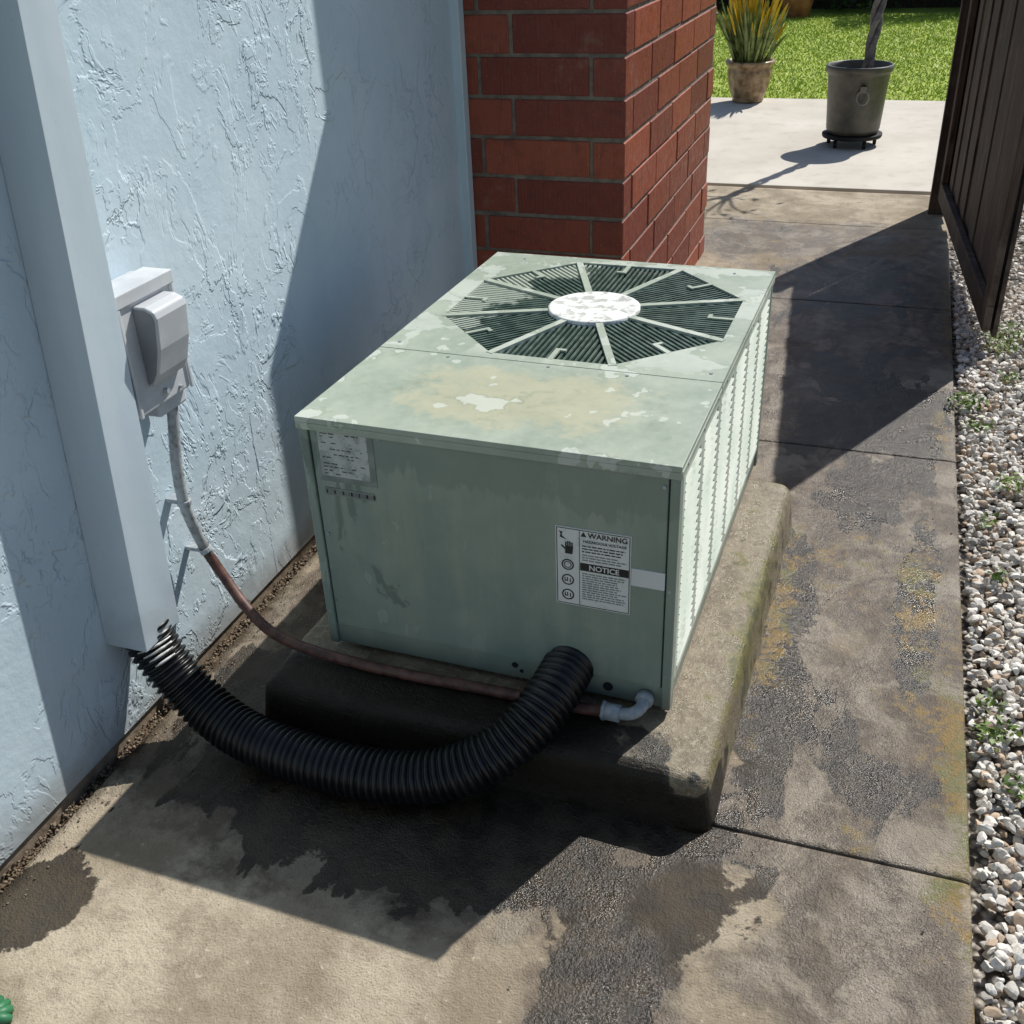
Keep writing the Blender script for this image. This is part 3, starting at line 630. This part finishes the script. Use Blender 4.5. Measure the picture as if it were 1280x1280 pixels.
c0=Vector((px_+.05,py_-.205,.36)); mb.tube([c0+Vector((.038*math.cos(a),-.012,.045*math.sin(a))) for a in np.linspace(0,6.283,25)],.006,8); mb.box((px_+.03,py_-.225,.39),(px_+.07,py_-.195,.43)); mb.obj('ring_handle',simple('pewter',(.2,.19,.17),(.28,.27,.24),.4,metal=.6),pt)
mb=MB()
for q in range(3):
    P_=[]
    for i in range(70):
        z=.46+i*.022; a=z*11+q*2.094; r=.022+.004*math.sin(z*9); P_.append((px_+.045+.07*(z-.46)+r*math.cos(a),py_+r*math.sin(a),z))
    mb.tube(P_,[.021-.006*i/70 for i in range(70)],10)
tt=Vector((px_+.15,py_,1.98))
for k in range(7):
    a=k*2.4; l=random.uniform(.2,.4); e=tt+Vector((math.cos(a)*l,math.sin(a)*l,random.uniform(.1,.5))); m_=tt.lerp(e,.5)+Vector((0,0,.06)); mb.tube(spline([tt-Vector((0,0,.08)),m_,e],5),[.012-.001*i for i in range(11)],7)
mb.obj('braided_trunk',simple('pale_bark',(.11,.10,.11),(.22,.20,.20),.8,30,.5,.002,90),pt,True)
mb=MB()
for k in range(45):
    a=random.uniform(0,6.28); l=random.uniform(.15,.40); c_=tt+Vector((math.cos(a)*l,math.sin(a)*l,random.uniform(.05,.55))); u=Vector((random.gauss(0,1),random.gauss(0,1),random.gauss(0,.4))).normalized()*.04; v=u.cross(Vector((random.gauss(0,.4),random.gauss(0,.4),1))).normalized()*.014
    mb.poly([c_-u,c_+v,c_+u,c_-v])
mb.obj('leaves',M_leaf,pt)
fp=empty('potted_bromeliad')
fx,fy=-1.0,8.12
mb=MB(); pr=[(.001,.013),(.125,.013),(.135,.03),(.128,.045),(.14,.06),(.165,.14),(.185,.23),(.19,.27),(.178,.285),(.19,.30),(.205,.315),(.21,.34),(.195,.35),(.18,.33),(.17,.29),(.001,.29)]
mb.lathe(pr,(fx,fy,0),64,rf=lambda a,z: 1+(.020*math.sin(a*16) if .06<z<.27 else 0))
mb.obj('glazed_pot',simple('tan_glaze',(.20,.115,.05),(.40,.28,.15),.35,18,.2,.002,60),fp,True)
mb=MB(); mY=MB()
def blade(mb_,b,tip,w):
    b=Vector(b);tip=Vector(tip);sd=(tip-b).cross(Vector((random.gauss(0,1),random.gauss(0,1),.2))).normalized()
    out=Vector((tip.x-b.x,tip.y-b.y,0))*.15; pts=[(0,.7),(.3,1),(.6,.85),(.85,.5),(1,.05)]; q=[]
    for t,k in pts: c_=b.lerp(tip,t)+out*(t*t-t)*1.5; q.append((c_-sd*w*k,c_+sd*w*k))
    for i in range(4): mb_.poly([q[i][0],q[i][1],q[i+1][1],q[i+1][0]],0)
for k in range(130):
    a=random.uniform(0,6.28); r=random.uniform(0,.13); s_=random.uniform(.08,.30); h_=random.uniform(.3,.62)
    blade(mb,(fx+r*math.cos(a),fy+r*math.sin(a),.28),(fx+(r*.5+s_)*math.cos(a),fy+(r*.5+s_)*math.sin(a),.28+h_*(1.1-s_)),.018)
for k in range(110):
    a=random.uniform(0,6.28); s_=random.uniform(.02,.30); h_=random.uniform(.40,.66)*(1-.3*s_); b=(fx+s_*.7*math.cos(a),fy+s_*.7*math.sin(a),.28+h_*.6)
    blade(mY,b,(fx+s_*math.cos(a),fy+s_*math.sin(a),.28+h_),.017)
mb.obj('leaves',leafm('strap_leaf',(.09,.14,.03),(.28,.32,.10)),fp); mY.obj('flower_spikes',leafm('yellow_bract',(.55,.33,.01),(.68,.50,.03)),fp)

# ------------------------------------------------------------ weeds, hedge
def leafmass(name,centers,mat,size,parent=None):
    mb=MB()
    for c_ in centers:
        c_=Vector(c_); u=Vector((random.gauss(0,1),random.gauss(0,1),random.gauss(0,.6))).normalized()*size*random.uniform(.6,1.3); v=u.cross(Vector((random.gauss(0,.6),random.gauss(0,.6),1))).normalized()*u.length*.45
        mb.poly([c_-u,c_+v-u*.1,c_+u,c_-v-u*.1])
    return mb.obj(name,mat,parent)
ws=[]
for cx_,cy_,r,n in ((.65,2.04,.07,110),(.67,1.85,.05,50),(.66,.28,.05,60),(.72,.12,.05,60),(.66,.38,.03,25),(.75,1.46,.05,60),(.82,2.78,.13,220),(.78,2.62,.07,90),(.70,.9,.03,25),(.68,1.2,.03,25),(.80,2.3,.05,40)):
    for k in range(n): 
        a=random.uniform(0,6.28);q=random.random()**.6*r; ws.append((cx_+q*math.cos(a),cy_+q*math.sin(a),.005+random.uniform(0,.035)))
leafmass('weeds',ws,M_leaf,.011)
hs_=[]
for k in range(14000):
    x=random.uniform(-5,4); z=random.random()**.8*(1.9+.4*math.sin(x*2.3)+.25*math.sin(x*5.1)); hs_.append((x,16.2+.5*math.sin(x*3+z*2)+random.gauss(0,.22)+random.uniform(-.1,.6),z))
leafmass('hedge',hs_,M_hedge,.07)
mb=MB(); mb.box((-6,17.2,-.1),(6,17.3,1.8)); mb.obj('back_fence',M_wood)
rp=empty('red_flower_planter')
mb=MB(); mb.lathe([(.001,0),(.18,0),(.24,.26),(.25,.28),(.22,.28),(.001,.25)],(-1.35,15.3,-.02),32); mb.obj('planter_bowl',simple('terracotta',(.3,.11,.06),(.4,.17,.09),.7),rp,True)
fl=[(-1.35+random.gauss(0,.14),15.3+random.gauss(0,.14),.3+random.uniform(0,.2)) for _ in range(260)]
leafmass('blooms',fl[:110],simple('red_petal',(.5,.03,.02),(.6,.08,.04),.5),.03,rp); leafmass('foliage',fl[110:],M_leaf,.04,rp)
gl=MB(); gx_,gy_=-.022,-.022
gl.tube(spline([(-.99+gx_,-.98+gy_,.018),(-.965+gx_,-.955+gy_,.022),(-.945+gx_,-.925+gy_,.018)],6),[.026,.03,.032,.033,.033,.032,.031,.030,.029,.028,.026,.022,.015],14,0)
for i,(dx,dy) in enumerate(((.035,.02),(.022,.036),(.006,.045),(-.012,.046))): gl.tube([(-.945+gx_,-.93+gy_,.014),(-.945+gx_+dx*.6,-.93+gy_+dy*.6,.013),(-.945+gx_+dx,-.93+gy_+dy,.009)],[.012,.011,.006],8,1)
gl.obj('garden_glove',[simple('yellow_knit',(.5,.36,.03),(.6,.45,.05),.8),simple('green_rubber',(.02,.14,.06),(.04,.2,.08),.5)],smooth=True)

# ------------------------------------------------------------ light, sky, camera
w=bpy.data.worlds.new('World'); scene.world=w; w.use_nodes=True; nt=w.node_tree
sk=nt.nodes.new('ShaderNodeTexSky'); sk.sky_type='NISHITA'; sk.sun_disc=False
el=math.atan(1/math.hypot(SX,SY)); sk.sun_elevation=el; sk.sun_rotation=math.atan2(-SX,-SY); sk.dust_density=.8
nt.links.new(sk.outputs[0],nt.nodes['Background'].inputs[0]); nt.nodes['Background'].inputs[1].default_value=.088
s=bpy.data.lights.new('sun','SUN'); s.energy=5; s.angle=math.radians(.5); s.color=(1,.965,.90)
so=link(bpy.data.objects.new('sun',s)); so.rotation_euler=Vector((SX,SY,-1)).to_track_quat('-Z','Y').to_euler()
cam=bpy.data.cameras.new('camera'); co=link(bpy.data.objects.new('camera',cam)); co.location=(.291,-1.673,1.621); co.rotation_euler=(1.040,.038,.334)
cam.sensor_width=36; cam.lens=36.82; cam.clip_end=1000; cam.clip_start=.02; scene.camera=co
scene.view_settings.view_transform='Standard'; scene.view_settings.look='None'; scene.view_settings.exposure=0
